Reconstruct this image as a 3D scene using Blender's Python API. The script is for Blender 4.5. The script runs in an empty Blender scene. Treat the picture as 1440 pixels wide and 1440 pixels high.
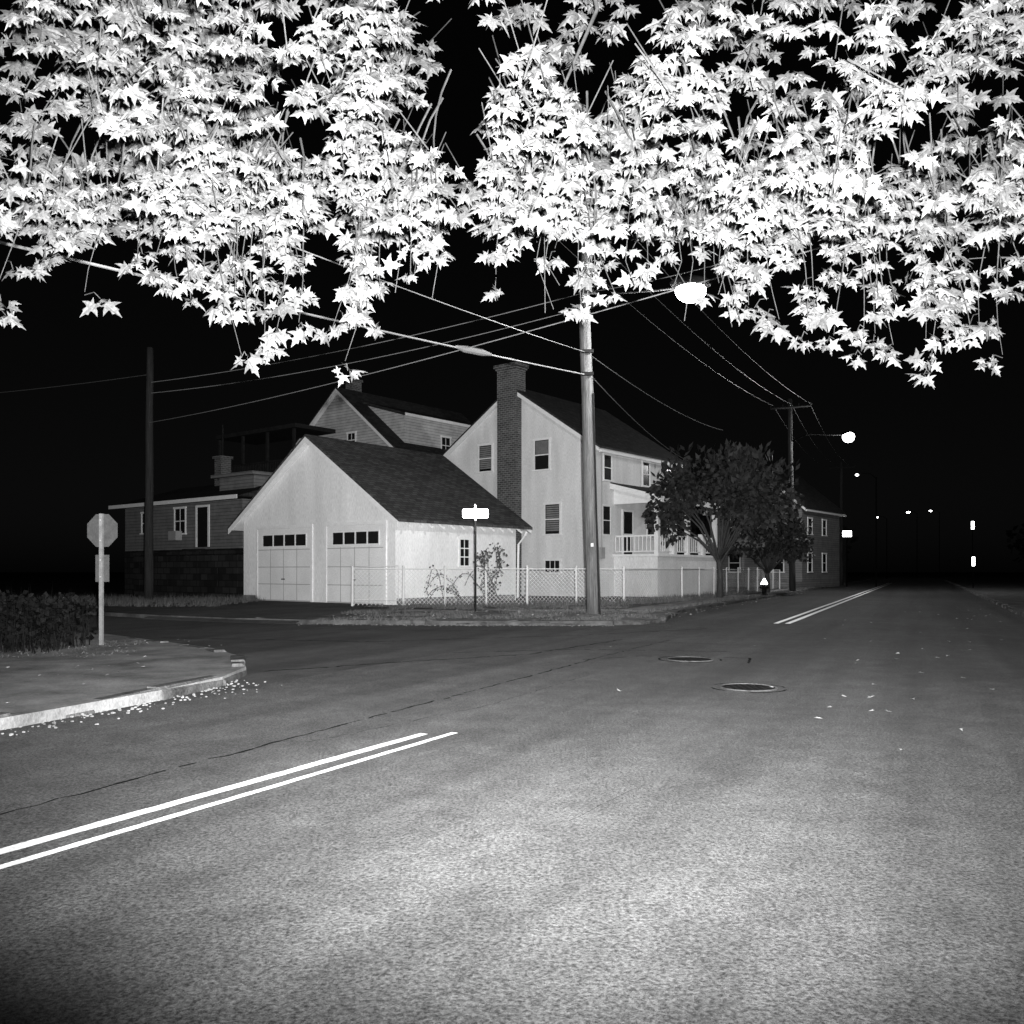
import bpy, math, random
from mathutils import Vector, Matrix, noise
random.seed(7)
sc = bpy.context.scene
R = random.random
def U(a, b): return random.uniform(a, b)

# ------------------------------------------------------------------ materials
def base_mat(name, rough=0.85, spec=0.25):
    m = bpy.data.materials.new(name); m.use_nodes = True
    nt = m.node_tree; b = nt.nodes["Principled BSDF"]
    b.inputs["Roughness"].default_value = rough
    b.inputs["Specular IOR Level"].default_value = spec
    return m, nt, b
def N(nt, t, **k):
    n = nt.nodes.new(t)
    for a, v in k.items(): setattr(n, a, v)
    return n
def ramp(nt, src, p0, v0, p1, v1):
    r = N(nt, "ShaderNodeValToRGB"); e = r.color_ramp.elements
    e[0].position = p0; e[0].color = (v0, v0, v0, 1)
    e[1].position = p1; e[1].color = (v1, v1, v1, 1)
    nt.links.new(src, r.inputs[0]); return r.outputs[0]
def mul(nt, a, b, mode="MULTIPLY", f=1.0):
    m = N(nt, "ShaderNodeMixRGB", blend_type=mode); m.inputs[0].default_value = f
    nt.links.new(a, m.inputs[1]); nt.links.new(b, m.inputs[2]); return m.outputs[0]
def noise_n(nt, vec, scale, detail=4, rough=0.6, dist=0.0):
    n = N(nt, "ShaderNodeTexNoise"); n.inputs["Scale"].default_value = scale
    n.inputs["Detail"].default_value = detail; n.inputs["Roughness"].default_value = rough
    n.inputs["Distortion"].default_value = dist
    nt.links.new(vec, n.inputs["Vector"]); return n.outputs["Fac"]
def bump(nt, b, src, s, d=0.02):
    n = N(nt, "ShaderNodeBump"); n.inputs["Strength"].default_value = s
    n.inputs["Distance"].default_value = d
    nt.links.new(src, n.inputs["Height"]); nt.links.new(n.outputs[0], b.inputs["Normal"])
def mottled(name, lo, hi, scale=3.0, fine=40.0, rough=0.85, spec=0.2, bs=0.3, stretch=None, uv=False):
    m, nt, b = base_mat(name, rough, spec)
    tc = N(nt, "ShaderNodeTexCoord"); v = tc.outputs["UV" if uv else "Object"]
    if stretch:
        mp = N(nt, "ShaderNodeMapping"); mp.inputs["Scale"].default_value = stretch
        nt.links.new(v, mp.inputs[0]); v = mp.outputs[0]
    a = noise_n(nt, v, scale, 5, 0.65); f = noise_n(nt, v, fine, 2, 0.7)
    c = mul(nt, ramp(nt, a, 0.3, lo, 0.7, hi), ramp(nt, f, 0.3, 0.7, 0.7, 1.0))
    nt.links.new(c, b.inputs["Base Color"])
    if bs > .15: bump(nt, b, f, bs)
    return m
def brick_mat(name, c1, c2, mortar, w, h, ms=0.01, bs=0.6, rough=0.9):
    m, nt, b = base_mat(name, rough, 0.15)
    tc = N(nt, "ShaderNodeTexCoord"); v = tc.outputs["UV"]
    t = N(nt, "ShaderNodeTexBrick"); t.inputs["Scale"].default_value = 1.0
    t.inputs["Brick Width"].default_value = w; t.inputs["Row Height"].default_value = h
    t.inputs["Mortar Size"].default_value = ms; t.inputs["Mortar Smooth"].default_value = 0.2
    for k, c in (("Color1", c1), ("Color2", c2), ("Mortar", mortar)):
        t.inputs[k].default_value = (c, c, c, 1)
    nt.links.new(v, t.inputs["Vector"])
    f = noise_n(nt, v, 2.0, 6, 0.7)
    c = mul(nt, t.outputs["Color"], ramp(nt, f, 0.3, 0.65, 0.7, 1.1))
    nt.links.new(c, b.inputs["Base Color"]); bump(nt, b, t.outputs["Fac"], -bs, 0.02)
    return m
def plain(name, v, rough=0.6, spec=0.3, metal=0.0):
    m = mottled(name, v * 0.85, v, 6, 60, rough, spec, 0.05)
    m.node_tree.nodes["Principled BSDF"].inputs["Metallic"].default_value = metal
    return m
def emis(name, s, base=0.8):
    m, nt, b = base_mat(name)
    b.inputs["Base Color"].default_value = (base, base, base, 1)
    b.inputs["Emission Color"].default_value = (1, 1, 1, 1)
    b.inputs["Emission Strength"].default_value = s
    return m

def asphalt(name, lo, hi, seed=0.0):
    m, nt, b = base_mat(name, 0.85, 0.12)
    tc = N(nt, "ShaderNodeTexCoord"); mp = N(nt, "ShaderNodeMapping")
    mp.inputs["Location"].default_value = (seed, seed * 2, 0)
    nt.links.new(tc.outputs["Object"], mp.inputs[0]); v = mp.outputs[0]
    big = noise_n(nt, v, 0.35, 4, 0.6, 0.5); med = noise_n(nt, v, 2.6, 6, 0.7, 0.3)
    fine = noise_n(nt, v, 60, 3, 0.85)
    mp2 = N(nt, "ShaderNodeMapping"); mp2.inputs["Rotation"].default_value = (0, 0, math.radians(25))
    nt.links.new(v, mp2.inputs[0])
    mp3 = N(nt, "ShaderNodeMapping"); mp3.inputs["Scale"].default_value = (1.0, 0.04, 1)
    nt.links.new(mp2.outputs[0], mp3.inputs[0])
    st = noise_n(nt, mp3.outputs[0], 1.3, 4, 0.6)
    c = ramp(nt, big, 0.3, lo, 0.7, hi)
    c = mul(nt, c, ramp(nt, med, 0.3, 0.68, 0.7, 1.15))
    c = mul(nt, c, ramp(nt, st, 0.3, 0.6, 0.7, 1.2))
    c = mul(nt, c, ramp(nt, fine, 0.36, 0.3, 0.66, 1.8))
    nt.links.new(c, b.inputs["Base Color"])
    b.inputs["Diffuse Roughness"].default_value = 1.0
    h = mul(nt, fine, med, "ADD")
    bump(nt, b, h, 0.9, 0.02)
    return m

M_ASPH = asphalt("asphalt_worn", 0.028, 0.040)
M_ASPH2 = asphalt("asphalt_side", 0.022, 0.036, 11.0)
M_TAR = mottled("tar_seam", 0.003, 0.008, 5, 60, 0.95, 0.03)
M_CONC = mottled("old_concrete", 0.09, 0.27, 1.6, 30, 0.9, 0.1, 0.6)
M_KERB = mottled("kerb_stone", 0.025, 0.12, 5.0, 30, 0.9, 0.08, 0.9)
M_DIRT = mottled("dirt_and_grass", 0.03, 0.12, 1.8, 22, 0.95, 0.05, 1.0)
M_PAINTLINE = mottled("road_paint", 0.55, 0.85, 6, 45, 0.7, 0.3, 0.4)
M_STUCCO = mottled("white_stucco", 0.58, 0.82, 0.8, 30, 0.9, 0.15, 0.25, (1.3, 1.3, 0.3))
M_GARAGE = mottled("garage_painted_wall", 0.68, 0.86, 0.9, 25, 0.85, 0.2, 0.2, (1.3, 1.3, 0.25))
M_TRIM = plain("white_trim", 0.85)
M_DOOR = mottled("garage_door_paint", 0.70, 0.84, 1.0, 30, 0.6, 0.3, 0.1)
M_DOORGR = plain("door_groove", 0.40)
M_SHING = brick_mat("asphalt_shingle", 0.04, 0.085, 0.015, 0.32, 0.15, 0.012)
M_SHING2 = brick_mat("asphalt_shingle_dark", 0.022, 0.045, 0.012, 0.32, 0.15, 0.012)
M_BRICK = brick_mat("chimney_brick", 0.045, 0.09, 0.2, 0.24, 0.10, 0.012)
M_STONE = brick_mat("fieldstone", 0.008, 0.03, 0.006, 0.55, 0.28, 0.02, 1.0)
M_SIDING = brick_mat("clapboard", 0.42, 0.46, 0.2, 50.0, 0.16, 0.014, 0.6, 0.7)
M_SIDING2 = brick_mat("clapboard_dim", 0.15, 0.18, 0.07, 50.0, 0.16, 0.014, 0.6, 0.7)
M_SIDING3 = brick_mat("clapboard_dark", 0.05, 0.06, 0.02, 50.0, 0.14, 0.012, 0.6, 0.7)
M_GLASS, _nt, _b = base_mat("window_glass", 0.12, 0.5); _b.inputs["Base Color"].default_value = (0.012,) * 3 + (1,)
M_BLIND = mottled("window_blind", 0.16, 0.24, 3, 40, 0.7, 0.2, 0.1)
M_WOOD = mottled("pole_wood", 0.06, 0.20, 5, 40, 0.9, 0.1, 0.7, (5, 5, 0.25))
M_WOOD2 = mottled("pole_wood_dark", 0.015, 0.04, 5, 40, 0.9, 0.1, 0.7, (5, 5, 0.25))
M_DARKWOOD = mottled("dark_wood", 0.012, 0.025, 4, 40, 0.9, 0.08)
M_BLACKPOLE = mottled("black_painted_steel", 0.002, 0.004, 4, 40, 0.9, 0.02)
M_METAL = plain("galvanised_metal", 0.42, 0.5, 0.5, 0.2)
M_FENCE = plain("fence_galvanised", 0.6, 0.5, 0.5)
M_SIGNBACK = mottled("sign_back_metal", 0.05, 0.075, 9, 60, 0.6, 0.15, 0.05)
M_POST = mottled("sign_post_metal", 0.12, 0.2, 9, 60, 0.6, 0.15, 0.05)
M_WIRE = plain("cable_rubber", 0.06, 0.5)
M_WIREL = plain("cable_bright", 0.24, 0.5)
M_IRON = mottled("cast_iron", 0.004, 0.012, 9, 60, 0.95, 0.03, 0.6)
M_BARK = mottled("bark", 0.04, 0.09, 8, 50, 0.95, 0.1, 1.0, (3, 3, 0.5))
M_TWIG = mottled("twig_bark", 0.015, 0.03, 8, 50, 0.95, 0.05, 0.1)
M_LAMP = emis("lit_lamp_lens", 60)
M_LAMPFAR = emis("lit_lamp_lens_distant", 22)
M_FLASHGLOW = emis("glowing_flash_return", 14.0)  # emission painted in for flash light thrown back by signs and hydrant bonnet
M_RED = plain("stop_sign_face", 0.15, 0.5)

def leaf_mat(name, lo, hi, vein=False, spec=.15):
    m, nt, b = base_mat(name, 0.65, spec)
    geo = N(nt, "ShaderNodeNewGeometry")
    tc = N(nt, "ShaderNodeTexCoord")
    c = ramp(nt, geo.outputs["Random Per Island"], 0.0, lo, 1.0, hi)
    f = noise_n(nt, tc.outputs["Object"], 55 if vein else 45, 2, 0.7)
    c = mul(nt, c, ramp(nt, f, 0.3, 0.5, 0.7, 1.15))
    nt.links.new(c, b.inputs["Base Color"])
    return m
M_LEAF = leaf_mat("maple_leaf", 0.030, 0.068, True)
M_LEAFD = leaf_mat("dark_leaf", 0.012, 0.045, spec=.05)
M_LITTER = leaf_mat("fallen_leaf", 0.12, 0.4)
M_GRASS = leaf_mat("grass_blade", 0.035, 0.13, spec=.05)
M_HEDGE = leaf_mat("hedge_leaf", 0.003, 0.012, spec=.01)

# ------------------------------------------------------------------ builders
def empty(name, loc=(0, 0, 0), rz=0.0):
    e = bpy.data.objects.new(name, None); sc.collection.objects.link(e)
    e.location = loc; e.rotation_euler = (0, 0, rz); e.empty_display_size = 0.3
    return e
class P:
    def __init__(s, name, mat, parent=None, loc=(0, 0, 0), rz=0.0, smooth=False):
        s.n, s.m, s.p, s.l, s.r, s.s = name, mat, parent, loc, rz, smooth
        s.v, s.f = [], []
    def poly(s, pts):
        i = len(s.v); s.v += [tuple(p) for p in pts]; s.f.append(tuple(range(i, i + len(pts))))
    def box(s, x0, x1, y0, y1, z0, z1):
        i = len(s.v)
        s.v += [(x0,y0,z0),(x1,y0,z0),(x1,y1,z0),(x0,y1,z0),(x0,y0,z1),(x1,y0,z1),(x1,y1,z1),(x0,y1,z1)]
        for q in ((0,3,2,1),(4,5,6,7),(0,1,5,4),(1,2,6,5),(2,3,7,6),(3,0,4,7)):
            s.f.append(tuple(i + k for k in q))
    def prism(s, pts, dv):
        n = len(pts); i = len(s.v)
        s.v += [tuple(p) for p in pts] + [tuple(Vector(p) + Vector(dv)) for p in pts]
        s.f.append(tuple(i + k for k in range(n))); s.f.append(tuple(i + n + k for k in reversed(range(n))))
        for k in range(n):
            j = (k + 1) % n; s.f.append((i + k, i + n + k, i + n + j, i + j))
    def tube(s, pts, rs, n=8, cap=True):
        pts = [Vector(p) for p in pts]
        if not hasattr(rs, "__len__"): rs = [rs] * len(pts)
        i = len(s.v)
        for k, p in enumerate(pts):
            d = (pts[min(k + 1, len(pts) - 1)] - pts[max(k - 1, 0)]).normalized()
            a = d.orthogonal().normalized() if abs(d.z) > 0.9 else d.cross(Vector((0, 0, 1))).normalized()
            if abs(d.z) > 0.9: a = Vector((1, 0, 0)) - d * d.x; a.normalize()
            b = d.cross(a)
            for q in range(n):
                t = 2 * math.pi * q / n
                s.v.append(tuple(p + (a * math.cos(t) + b * math.sin(t)) * rs[k]))
        for k in range(len(pts) - 1):
            for q in range(n):
                q2 = (q + 1) % n
                s.f.append((i + k*n + q, i + k*n + q2, i + (k+1)*n + q2, i + (k+1)*n + q))
        if cap:
            s.f.append(tuple(i + q for q in reversed(range(n))))
            e = i + (len(pts) - 1) * n; s.f.append(tuple(e + q for q in range(n)))
    def ell(s, c, r, n=12, m=8):
        i = len(s.v)
        for a in range(m + 1):
            ph = math.pi * a / m
            for q in range(n):
                t = 2 * math.pi * q / n
                s.v.append((c[0] + r[0]*math.sin(ph)*math.cos(t), c[1] + r[1]*math.sin(ph)*math.sin(t), c[2] + r[2]*math.cos(ph)))
        for a in range(m):
            for q in range(n):
                q2 = (q + 1) % n
                s.f.append((i + a*n + q, i + (a+1)*n + q, i + (a+1)*n + q2, i + a*n + q2))
    def done(s, fix=True):
        me = bpy.data.meshes.new(s.n); me.from_pydata(s.v, [], s.f)
        me.update()
        if fix:
            import bmesh
            bm = bmesh.new(); bm.from_mesh(me)
            bmesh.ops.recalc_face_normals(bm, faces=bm.faces); bm.to_mesh(me); bm.free()
        uvl = me.uv_layers.new(name="UVMap")
        if fix:
            for pl in me.polygons:
                n = pl.normal
                if abs(n.z) > 0.999: u, w = Vector((1, 0, 0)), Vector((0, 1, 0))
                else:
                    u = Vector((0, 0, 1)).cross(n).normalized(); w = n.cross(u)
                for li in pl.loop_indices:
                    co = me.vertices[me.loops[li].vertex_index].co
                    uvl.data[li].uv = (co.dot(u), co.dot(w))
        me.materials.append(s.m)
        if s.s: me.polygons.foreach_set("use_smooth", [True] * len(me.polygons))
        o = bpy.data.objects.new(s.n, me); sc.collection.objects.link(o)
        o.location = s.l; o.rotation_euler = (0, 0, s.r)
        if s.p: o.parent = s.p
        return o

# ------------------------------------------------------------------ camera
cam = bpy.data.cameras.new("camera"); co = bpy.data.objects.new("camera", cam)
sc.collection.objects.link(co); co.location = (0, 0, 1.25); co.rotation_euler = (math.radians(90), 0, 0)
cam.sensor_width = 36; cam.lens = 31.0; cam.shift_y = 0.0576; cam.clip_start = 0.05; cam.clip_end = 2000
sc.camera = co

# ------------------------------------------------------------------ ground, streets
g = P("ground", M_DIRT); g.poly([(-600,-400,-0.03),(600,-400,-0.03),(600,900,-0.03),(-600,900,-0.03)]); g.done()
def cx(y): return 6.25 + 0.467 * (y - 20.9)
r = P("side_street", M_ASPH2)
r.poly([(3.5,8,0),(6,24,0),(-4,26,0),(-50,60,0),(-60,50,0),(-50,40,0),(-3,7,0)]); r.done()
r = P("main_road", M_ASPH)
def LX(y): return cx(y) - 3.75
def RX(y): return cx(y) + 6.2
r.poly([(LX(-40),-40,.004),(RX(-40),-40,.004),(RX(400),400,.004),(LX(400),400,.004)]); r.done()

KZ = 0.12
farblk = [(2.3,20.25),(3.1,20.6),(3.7,21.4),(4.0,22.6),(LX(26)+.1,26),(LX(60),60),(LX(300),300),(-400,300),(-400,70),(-50,53.5),(-14,26.5),(-9.5,23.2),(-7.0,21.7),(-4.8,20.85),(-1.3,20.3)]
b = P("garage_lot", M_DIRT); b.prism([(x,y,-0.02) for x,y in farblk], (0,0,KZ)); b.done()
nearblk = [(-8.4,-3.2),(-5.25,4.2),(-3.95,7.0),(-3.4,8.5),(-3.15,9.6),(-3.2,10.6),(-3.6,11.8),(-4.5,13.2),(-7.5,16.2),(-50,46.5),(-200,46.5),(-200,-60),(-36,-60)]
b = P("corner_pavement", M_CONC); b.prism([(x,y,-0.02) for x,y in nearblk], (0,0,KZ)); b.done()
rb = [(RX(-40),-40),(RX(300),300),(400,300),(400,-40)]
b = P("verge", M_DIRT); b.prism([(x,y,-0.02) for x,y in rb], (0,0,KZ)); b.done()

def kerb(name, pts, w=0.16, inset=1, rough=1.0):
    k = P(name, M_KERB)
    acc = []
    for i in range(len(pts) - 1):
        a, c = Vector(pts[i]), Vector(pts[i+1]); L = (c - a).length; n = max(1, int(L / 0.62))
        for j in range(n):
            acc.append((a.lerp(c, j / n), a.lerp(c, (j + 1) / n)))
    for p, q in acc:
        if R() < 0.12 * rough: continue
        d = (q - p).normalized(); nrm = Vector((-d.y, d.x)) * inset
        gp = U(0.008, 0.05); p = p + d * gp; o = U(-0.04, 0.025)
        z0, z1 = KZ + U(-0.05, 0.015) * rough, KZ + U(-0.05, 0.015) * rough
        a, b_ = p - nrm * (0.02 + o), q - nrm * (0.02 + o + U(-.03, .03))
        c_, e = q + nrm * w, p + nrm * w
        ch = U(0.02, 0.06)
        i = len(k.v)
        k.v += [(a.x,a.y,-.02),(b_.x,b_.y,-.02),(c_.x,c_.y,-.02),(e.x,e.y,-.02),
                (a.x,a.y,z0-ch),(b_.x,b_.y,z1-ch-U(-.01,.01)),(c_.x,c_.y,z1),(e.x,e.y,z0),
                (a.x+nrm.x*ch,a.y+nrm.y*ch,z0),(b_.x+nrm.x*ch,b_.y+nrm.y*ch,z1)]
        for f in ((0,1,5,4),(4,5,9,8),(8,9,6,7),(1,2,6,9,5),(2,3,7,6),(3,0,4,8,7)):
            k.f.append(tuple(i + t for t in f))
    return k.done()
kerb("kerb", [(-36,-60),(-8.4,-3.2),(-5.25,4.2),(-3.95,7.0),(-3.4,8.5),(-3.15,9.6),(-3.2,10.6),(-3.6,11.8),(-4.5,13.2),(-7.5,16.2),(-30,32)], rough=1.3)
kerb("kerb.001", [(-7.0,21.7),(-4.8,20.85),(-1.3,20.3),(2.3,20.25),(3.1,20.6),(3.7,21.4),(4.0,22.6),(LX(26)+.1,26),(LX(60),60),(LX(120),120)], rough=1.8)
kerb("kerb.002", [(RX(-10),-10),(RX(120),120)], inset=-1)

s = P("sidewalk", M_CONC)
for k in range(7):
    x0 = -4.6 + k * 1.28
    s.poly([(x0,24.9,KZ-.014),(x0+1.25,24.9+.02,KZ-.014),(x0+1.25,26.3,KZ-.014),(x0,26.3,KZ-.014)])
for k in range(40):
    y = 26.4 + k * 1.28
    s.poly([(LX(y)+.1-1.9,y,KZ-.014),(LX(y)-.55,y,KZ-.014),(LX(y+1.25)-.55,y+1.25,KZ-.014),(LX(y+1.25)-1.8,y+1.25,KZ-.014)])
s.done()
d = P("driveway", M_ASPH2)
d.poly([(-5.0,20.95,KZ-.012),(-4.35,30.1,KZ-.012),(-10.4,34.9,KZ-.012),(-13.8,26.7,KZ-.012),(-9.5,23.35,KZ-.012),(-7,21.85,KZ-.012)]); d.done()
d = P("driveway_apron", M_ASPH2)
d.prism([(-5.0,21.2,.10),(-7.0,22.0,.10),(-9.5,23.5,.10),(-9.65,23.0,.005),(-7.1,21.45,.005),(-5.1,20.65,.005)], (0,0,0.012)); d.done()

def stripe(p, name, a, c, w=0.105, seg=0.5):
    a, c = Vector(a), Vector(c); d_ = (c - a).normalized(); n = Vector((-d_.y, d_.x)) * w / 2
    L = (c - a).length; k = max(2, int(L / seg)); l = []; r_ = []
    for i in range(k + 1):
        q = a.lerp(c, i / k); j1, j2 = 1 + U(-.12,.12), 1 + U(-.12,.12)
        l.append(q + n * j1); r_.append(q - n * j2)
    for i in range(k):
        p.poly([(l[i].x,l[i].y,.008),(r_[i].x,r_[i].y,.008),(r_[i+1].x,r_[i+1].y,.008),(l[i+1].x,l[i+1].y,.008)])
ln = P("centre_line", M_PAINTLINE)
stripe(ln, "", (-6.6,-3.8), (-.67,6.74), .08, .12); stripe(ln, "", (-6.36,-3.9), (-.44,6.78), .055, .12)
stripe(ln, "", (6.25,20.9), (38.9,91), .12, 3); stripe(ln, "", (6.5,20.8), (39.2,91), .12, 3)
ln.done()

def crack(p, pts, w, j, z):
    V = []
    for i in range(len(pts) - 1):
        a, c = Vector(pts[i]), Vector(pts[i+1]); n = max(2, int((c-a).length / 0.12))
        for k in range(n): V.append(a.lerp(c, k / n) + Vector((U(-j, j), U(-j, j))))
    V.append(Vector(pts[-1]))
    for i in range(len(V) - 1):
        if R() < 0.15: continue
        d_ = (V[i+1] - V[i]).normalized(); n = Vector((-d_.y, d_.x)); w0, w1 = w * U(.3, 1.3), w * U(.3, 1.3)
        a, b_, c, e = V[i] + n*w0, V[i] - n*w0, V[i+1] - n*w1, V[i+1] + n*w1
        p.poly([(a.x,a.y,z),(b_.x,b_.y,z),(c.x,c.y,z),(e.x,e.y,z)])
ck = P("road_cracks", M_TAR)
crack(ck, [(-2.9,3.9),(-2.1,5.6),(-1.0,7.9),(0.1,10.2),(1.3,12.8),(2.9,16.0)], .012, .025, .007)
crack(ck, [(-1.55,6.3),(-.2,8.2),(.9,10.5)], .004, .02, .007)
crack(ck, [(1.0,12.4),(1.9,12.9),(3.4,12.6),(3.2,11.9)], .02, .02, .007)
crack(ck, [(-3.1,10.9),(-1.3,12.2),(.2,13.1),(2.0,16.0)], .025, .04, .007)
crack(ck, [(.28,4.4),(.75,5.1)], .002, .01, .007)
crack(ck, [(-6.6,16.5),(-2.5,15.5),(1.5,17.2),(4.2,19.0)], .03, .03, .007)
crack(ck, [(-4.5,19.0),(-1.0,18.4),(2.5,18.8)], .025, .03, .007)
crack(ck, [(3.3,13.6),(1.0,14.0),(-.9,13.4)], .02, .03, .0075)
ck.done()
pa = P("road_patch", M_ASPH2)
pa.poly([(.6,13.2,.0056),(2.0,12.9,.0056),(3.6,13.3,.0056),(4.4,14.9,.0056),(2.4,15.6,.0056),(.9,14.9,.0056)]); pa.done()
def manhole(x, y, r0, nm):
    e = empty(nm, (x, y, 0))
    ring = P("ring", M_KERB, e)
    n = 28
    for i in range(n):
        a, c = 2*math.pi*i/n, 2*math.pi*(i+1)/n
        ring.poly([(r0*math.cos(a), r0*math.sin(a), .016), (r0*math.cos(c), r0*math.sin(c), .016),
                   (r0*.93*math.cos(c), r0*.93*math.sin(c), .018), (r0*.93*math.cos(a), r0*.93*math.sin(a), .018)])
        ring.poly([(r0*math.cos(a), r0*math.sin(a), .006), (r0*math.cos(c), r0*math.sin(c), .006),
                   (r0*math.cos(c), r0*math.sin(c), .016), (r0*math.cos(a), r0*math.sin(a), .016)])
    ring.done()
    lid = P("lid", M_IRON, e); lid.poly([(r0*.93*math.cos(2*math.pi*i/n), r0*.93*math.sin(2*math.pi*i/n), .010) for i in range(n)])
    for i in range(-3, 4):
        for j in range(-3, 4):
            if i*i + j*j < 11: lid.box(i*.07-.02, i*.07+.02, j*.07-.02, j*.07+.02, .0105, .015)
    lid.done()
    ap = P("patch", M_TAR, e)
    for i in range(n):
        a, c = 2*math.pi*i/n, 2*math.pi*(i+1)/n; w0 = r0 * 1.35
        if R() < .3: continue
        ap.poly([(w0*math.cos(a), w0*math.sin(a), .0075), (w0*math.cos(c), w0*math.sin(c), .0075),
                 (r0*1.26*math.cos(c), r0*1.26*math.sin(c), .0085), (r0*1.26*math.cos(a), r0*1.26*math.sin(a), .0085)])
    ap.done()
manhole(2.5, 12.4, .33, "manhole_cover"); manhole(2.52, 9.4, .30, "manhole_cover")

# ------------------------------------------------------------------ buildings
RZ = math.atan2(-.62, .785)
def gable(e, x0, x1, y0, y1, zb, ze, zp, ov, rk, wall, roof, gutter=True):
    xm = (x0 + x1) / 2; m = (zp - ze) / (xm - x0)
    w = P("walls", wall, e); w.prism([(x0,y0,zb),(x1,y0,zb),(x1,y0,ze),(xm,y0,zp),(x0,y0,ze)], (0,y1-y0,0)); w.done()
    so = P("soffit", M_TRIM, e); rf = P("roof", roof, e); tr = P("rake_trim", M_TRIM, e)
    for sx in (-1, 1):
        xe = xm + sx * ((x1 - x0) / 2 + ov); h = abs(xe - xm) * m
        def sl(p, lo, hi, ya, yb, cut=0.0):
            p.prism([(xm,ya,zp+lo),(xe+sx*cut,ya,zp-h-m*cut+lo),(xe+sx*cut,ya,zp-h-m*cut+hi),(xm,ya,zp+hi)], (0,yb-ya,0))
        sl(so, .012, .05, y0-rk, y1+rk); sl(rf, .053, .15, y0-rk-.03, y1+rk+.03, .05)
        sl(tr, -.14, .05, y0-rk-.035, y0-rk-.002, -.003); sl(tr, -.14, .05, y1+rk+.002, y1+rk+.035, -.003)
        if gutter:
            xa, xb = (xe, xe+.1) if sx > 0 else (xe-.1, xe)
            g_ = P("gutter", M_TRIM, e); g_.box(xa+.002*sx, xb+.002*sx, y0-rk+.02, y1+rk-.02, zp-h-.16, zp-h-.04); g_.done()
    so.done(); rf.done(); tr.done()
def win_y(e, xc, y, z0, z1, w, rows=2, cols=1, blind=False, sash=True):
    f = P("window_frame", M_TRIM, e); t = .07
    f.box(xc-w/2-t, xc-w/2, y-.05, y+.02, z0, z1); f.box(xc+w/2, xc+w/2+t, y-.05, y+.02, z0, z1)
    f.box(xc-w/2-t-.03, xc+w/2+t+.03, y-.07, y+.02, z1, z1+.1); f.box(xc-w/2-t-.05, xc+w/2+t+.05, y-.1, y+.02, z0-.07, z0)
    if sash:
        for i in range(1, rows): f.box(xc-w/2, xc+w/2, y-.03, y+.01, z0+(z1-z0)*i/rows-.025, z0+(z1-z0)*i/rows+.025)
        for i in range(1, cols): f.box(xc-w/2+w*i/cols-.014, xc-w/2+w*i/cols+.014, y-.026, y+.01, z0, z1)
    f.done()
    gl = P("window_glass", M_GLASS, e); gl.box(xc-w/2, xc+w/2, y-.012, y+.01, z0, z1); gl.done()
    if blind:
        bl = P("blind", M_BLIND, e); n = 12; zz = z0 + (z1-z0)*(.5 if blind == 1 else .1)
        for i in range(n):
            za = zz + (z1-zz-.02)*i/n; bl.box(xc-w/2+.05, xc+w/2-.05, y-.017, y-.013, za, za+(z1-zz)/n*.7)
        bl.done()
def win_x(e, x, yc, z0, z1, w, rows=2, cols=1):
    f = P("window_frame", M_TRIM, e); t = .07
    f.box(x-.02, x+.05, yc-w/2-t, yc-w/2, z0, z1); f.box(x-.02, x+.05, yc+w/2, yc+w/2+t, z0, z1)
    f.box(x-.02, x+.07, yc-w/2-t-.03, yc+w/2+t+.03, z1, z1+.1); f.box(x-.02, x+.1, yc-w/2-t-.05, yc+w/2+t+.05, z0-.07, z0)
    for i in range(1, rows): f.box(x-.01, x+.03, yc-w/2, yc+w/2, z0+(z1-z0)*i/rows-.02, z0+(z1-z0)*i/rows+.02)
    for i in range(1, cols): f.box(x-.01, x+.026, yc-w/2+w*i/cols-.014, yc-w/2+w*i/cols+.014, z0, z1)
    f.done()
    gl = P("window_glass", M_GLASS, e); gl.box(x-.01, x+.012, yc-w/2, yc+w/2, z0, z1); gl.done()

# --- garage
G = empty("garage", (-3.94, 29.8, 0), RZ)
gable(G, -8.6, 0, 0, 6.6, .05, 3.2, 6.1, .5, .35, M_GARAGE, M_SHING, gutter=False)
for (xa, xb) in ((-7.62, -4.42), (-3.5, -.52)):
    dr = P("garage_door", M_DOOR, G); dr.box(xa, xb, -.03, .01, .12, 2.86); dr.done()
    fr = P("door_frame", M_TRIM, G)
    fr.box(xa-.11, xa-.002, -.055, .01, .1, 2.86); fr.box(xb+.002, xb+.11, -.055, .01, .1, 2.86); fr.box(xa-.11, xb+.11, -.055, .01, 2.862, 2.98); fr.done()
    gr = P("door_grooves", M_DOORGR, G)
    for i in range(1, 4):
        x = xa + (xb - xa) * i / 4; gr.box(x-.016, x+.016, -.034, -.02, .14, 2.1)
    for z in (.75, 1.4, 2.06): gr.box(xa+.03, xb-.03, -.0335, -.02, z-.014, z+.014)
    gr.box(xa, xb, -.0335, -.02, .115, .15)
    gr.done()
    hd = P("door_handle", M_DARKWOOD, G); xm_ = (xa+xb)/2; hd.box(xm_-.09, xm_+.09, -.07, -.036, .92, .96); hd.done()
    wl = P("door_windows", M_GLASS, G); wf = P("window_bars", M_TRIM, G); n = 4
    wa, wb = (xa+.3, xb-.22)
    for i in range(n):
        a = wa + (wb-wa)*i/n; c = wa + (wb-wa)*(i+1)/n
        wl.box(a+.045, c-.045, -.04, -.02, 2.2, 2.62)
        wf.box(a, a+.04, -.052, -.02, 2.16, 2.66)
    wf.box(wb-.04, wb, -.052, -.02, 2.16, 2.66); wf.box(wa, wb, -.05, -.02, 2.63, 2.67); wf.box(wa, wb, -.05, -.02, 2.14, 2.19)
    wl.done(); wf.done()
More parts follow.
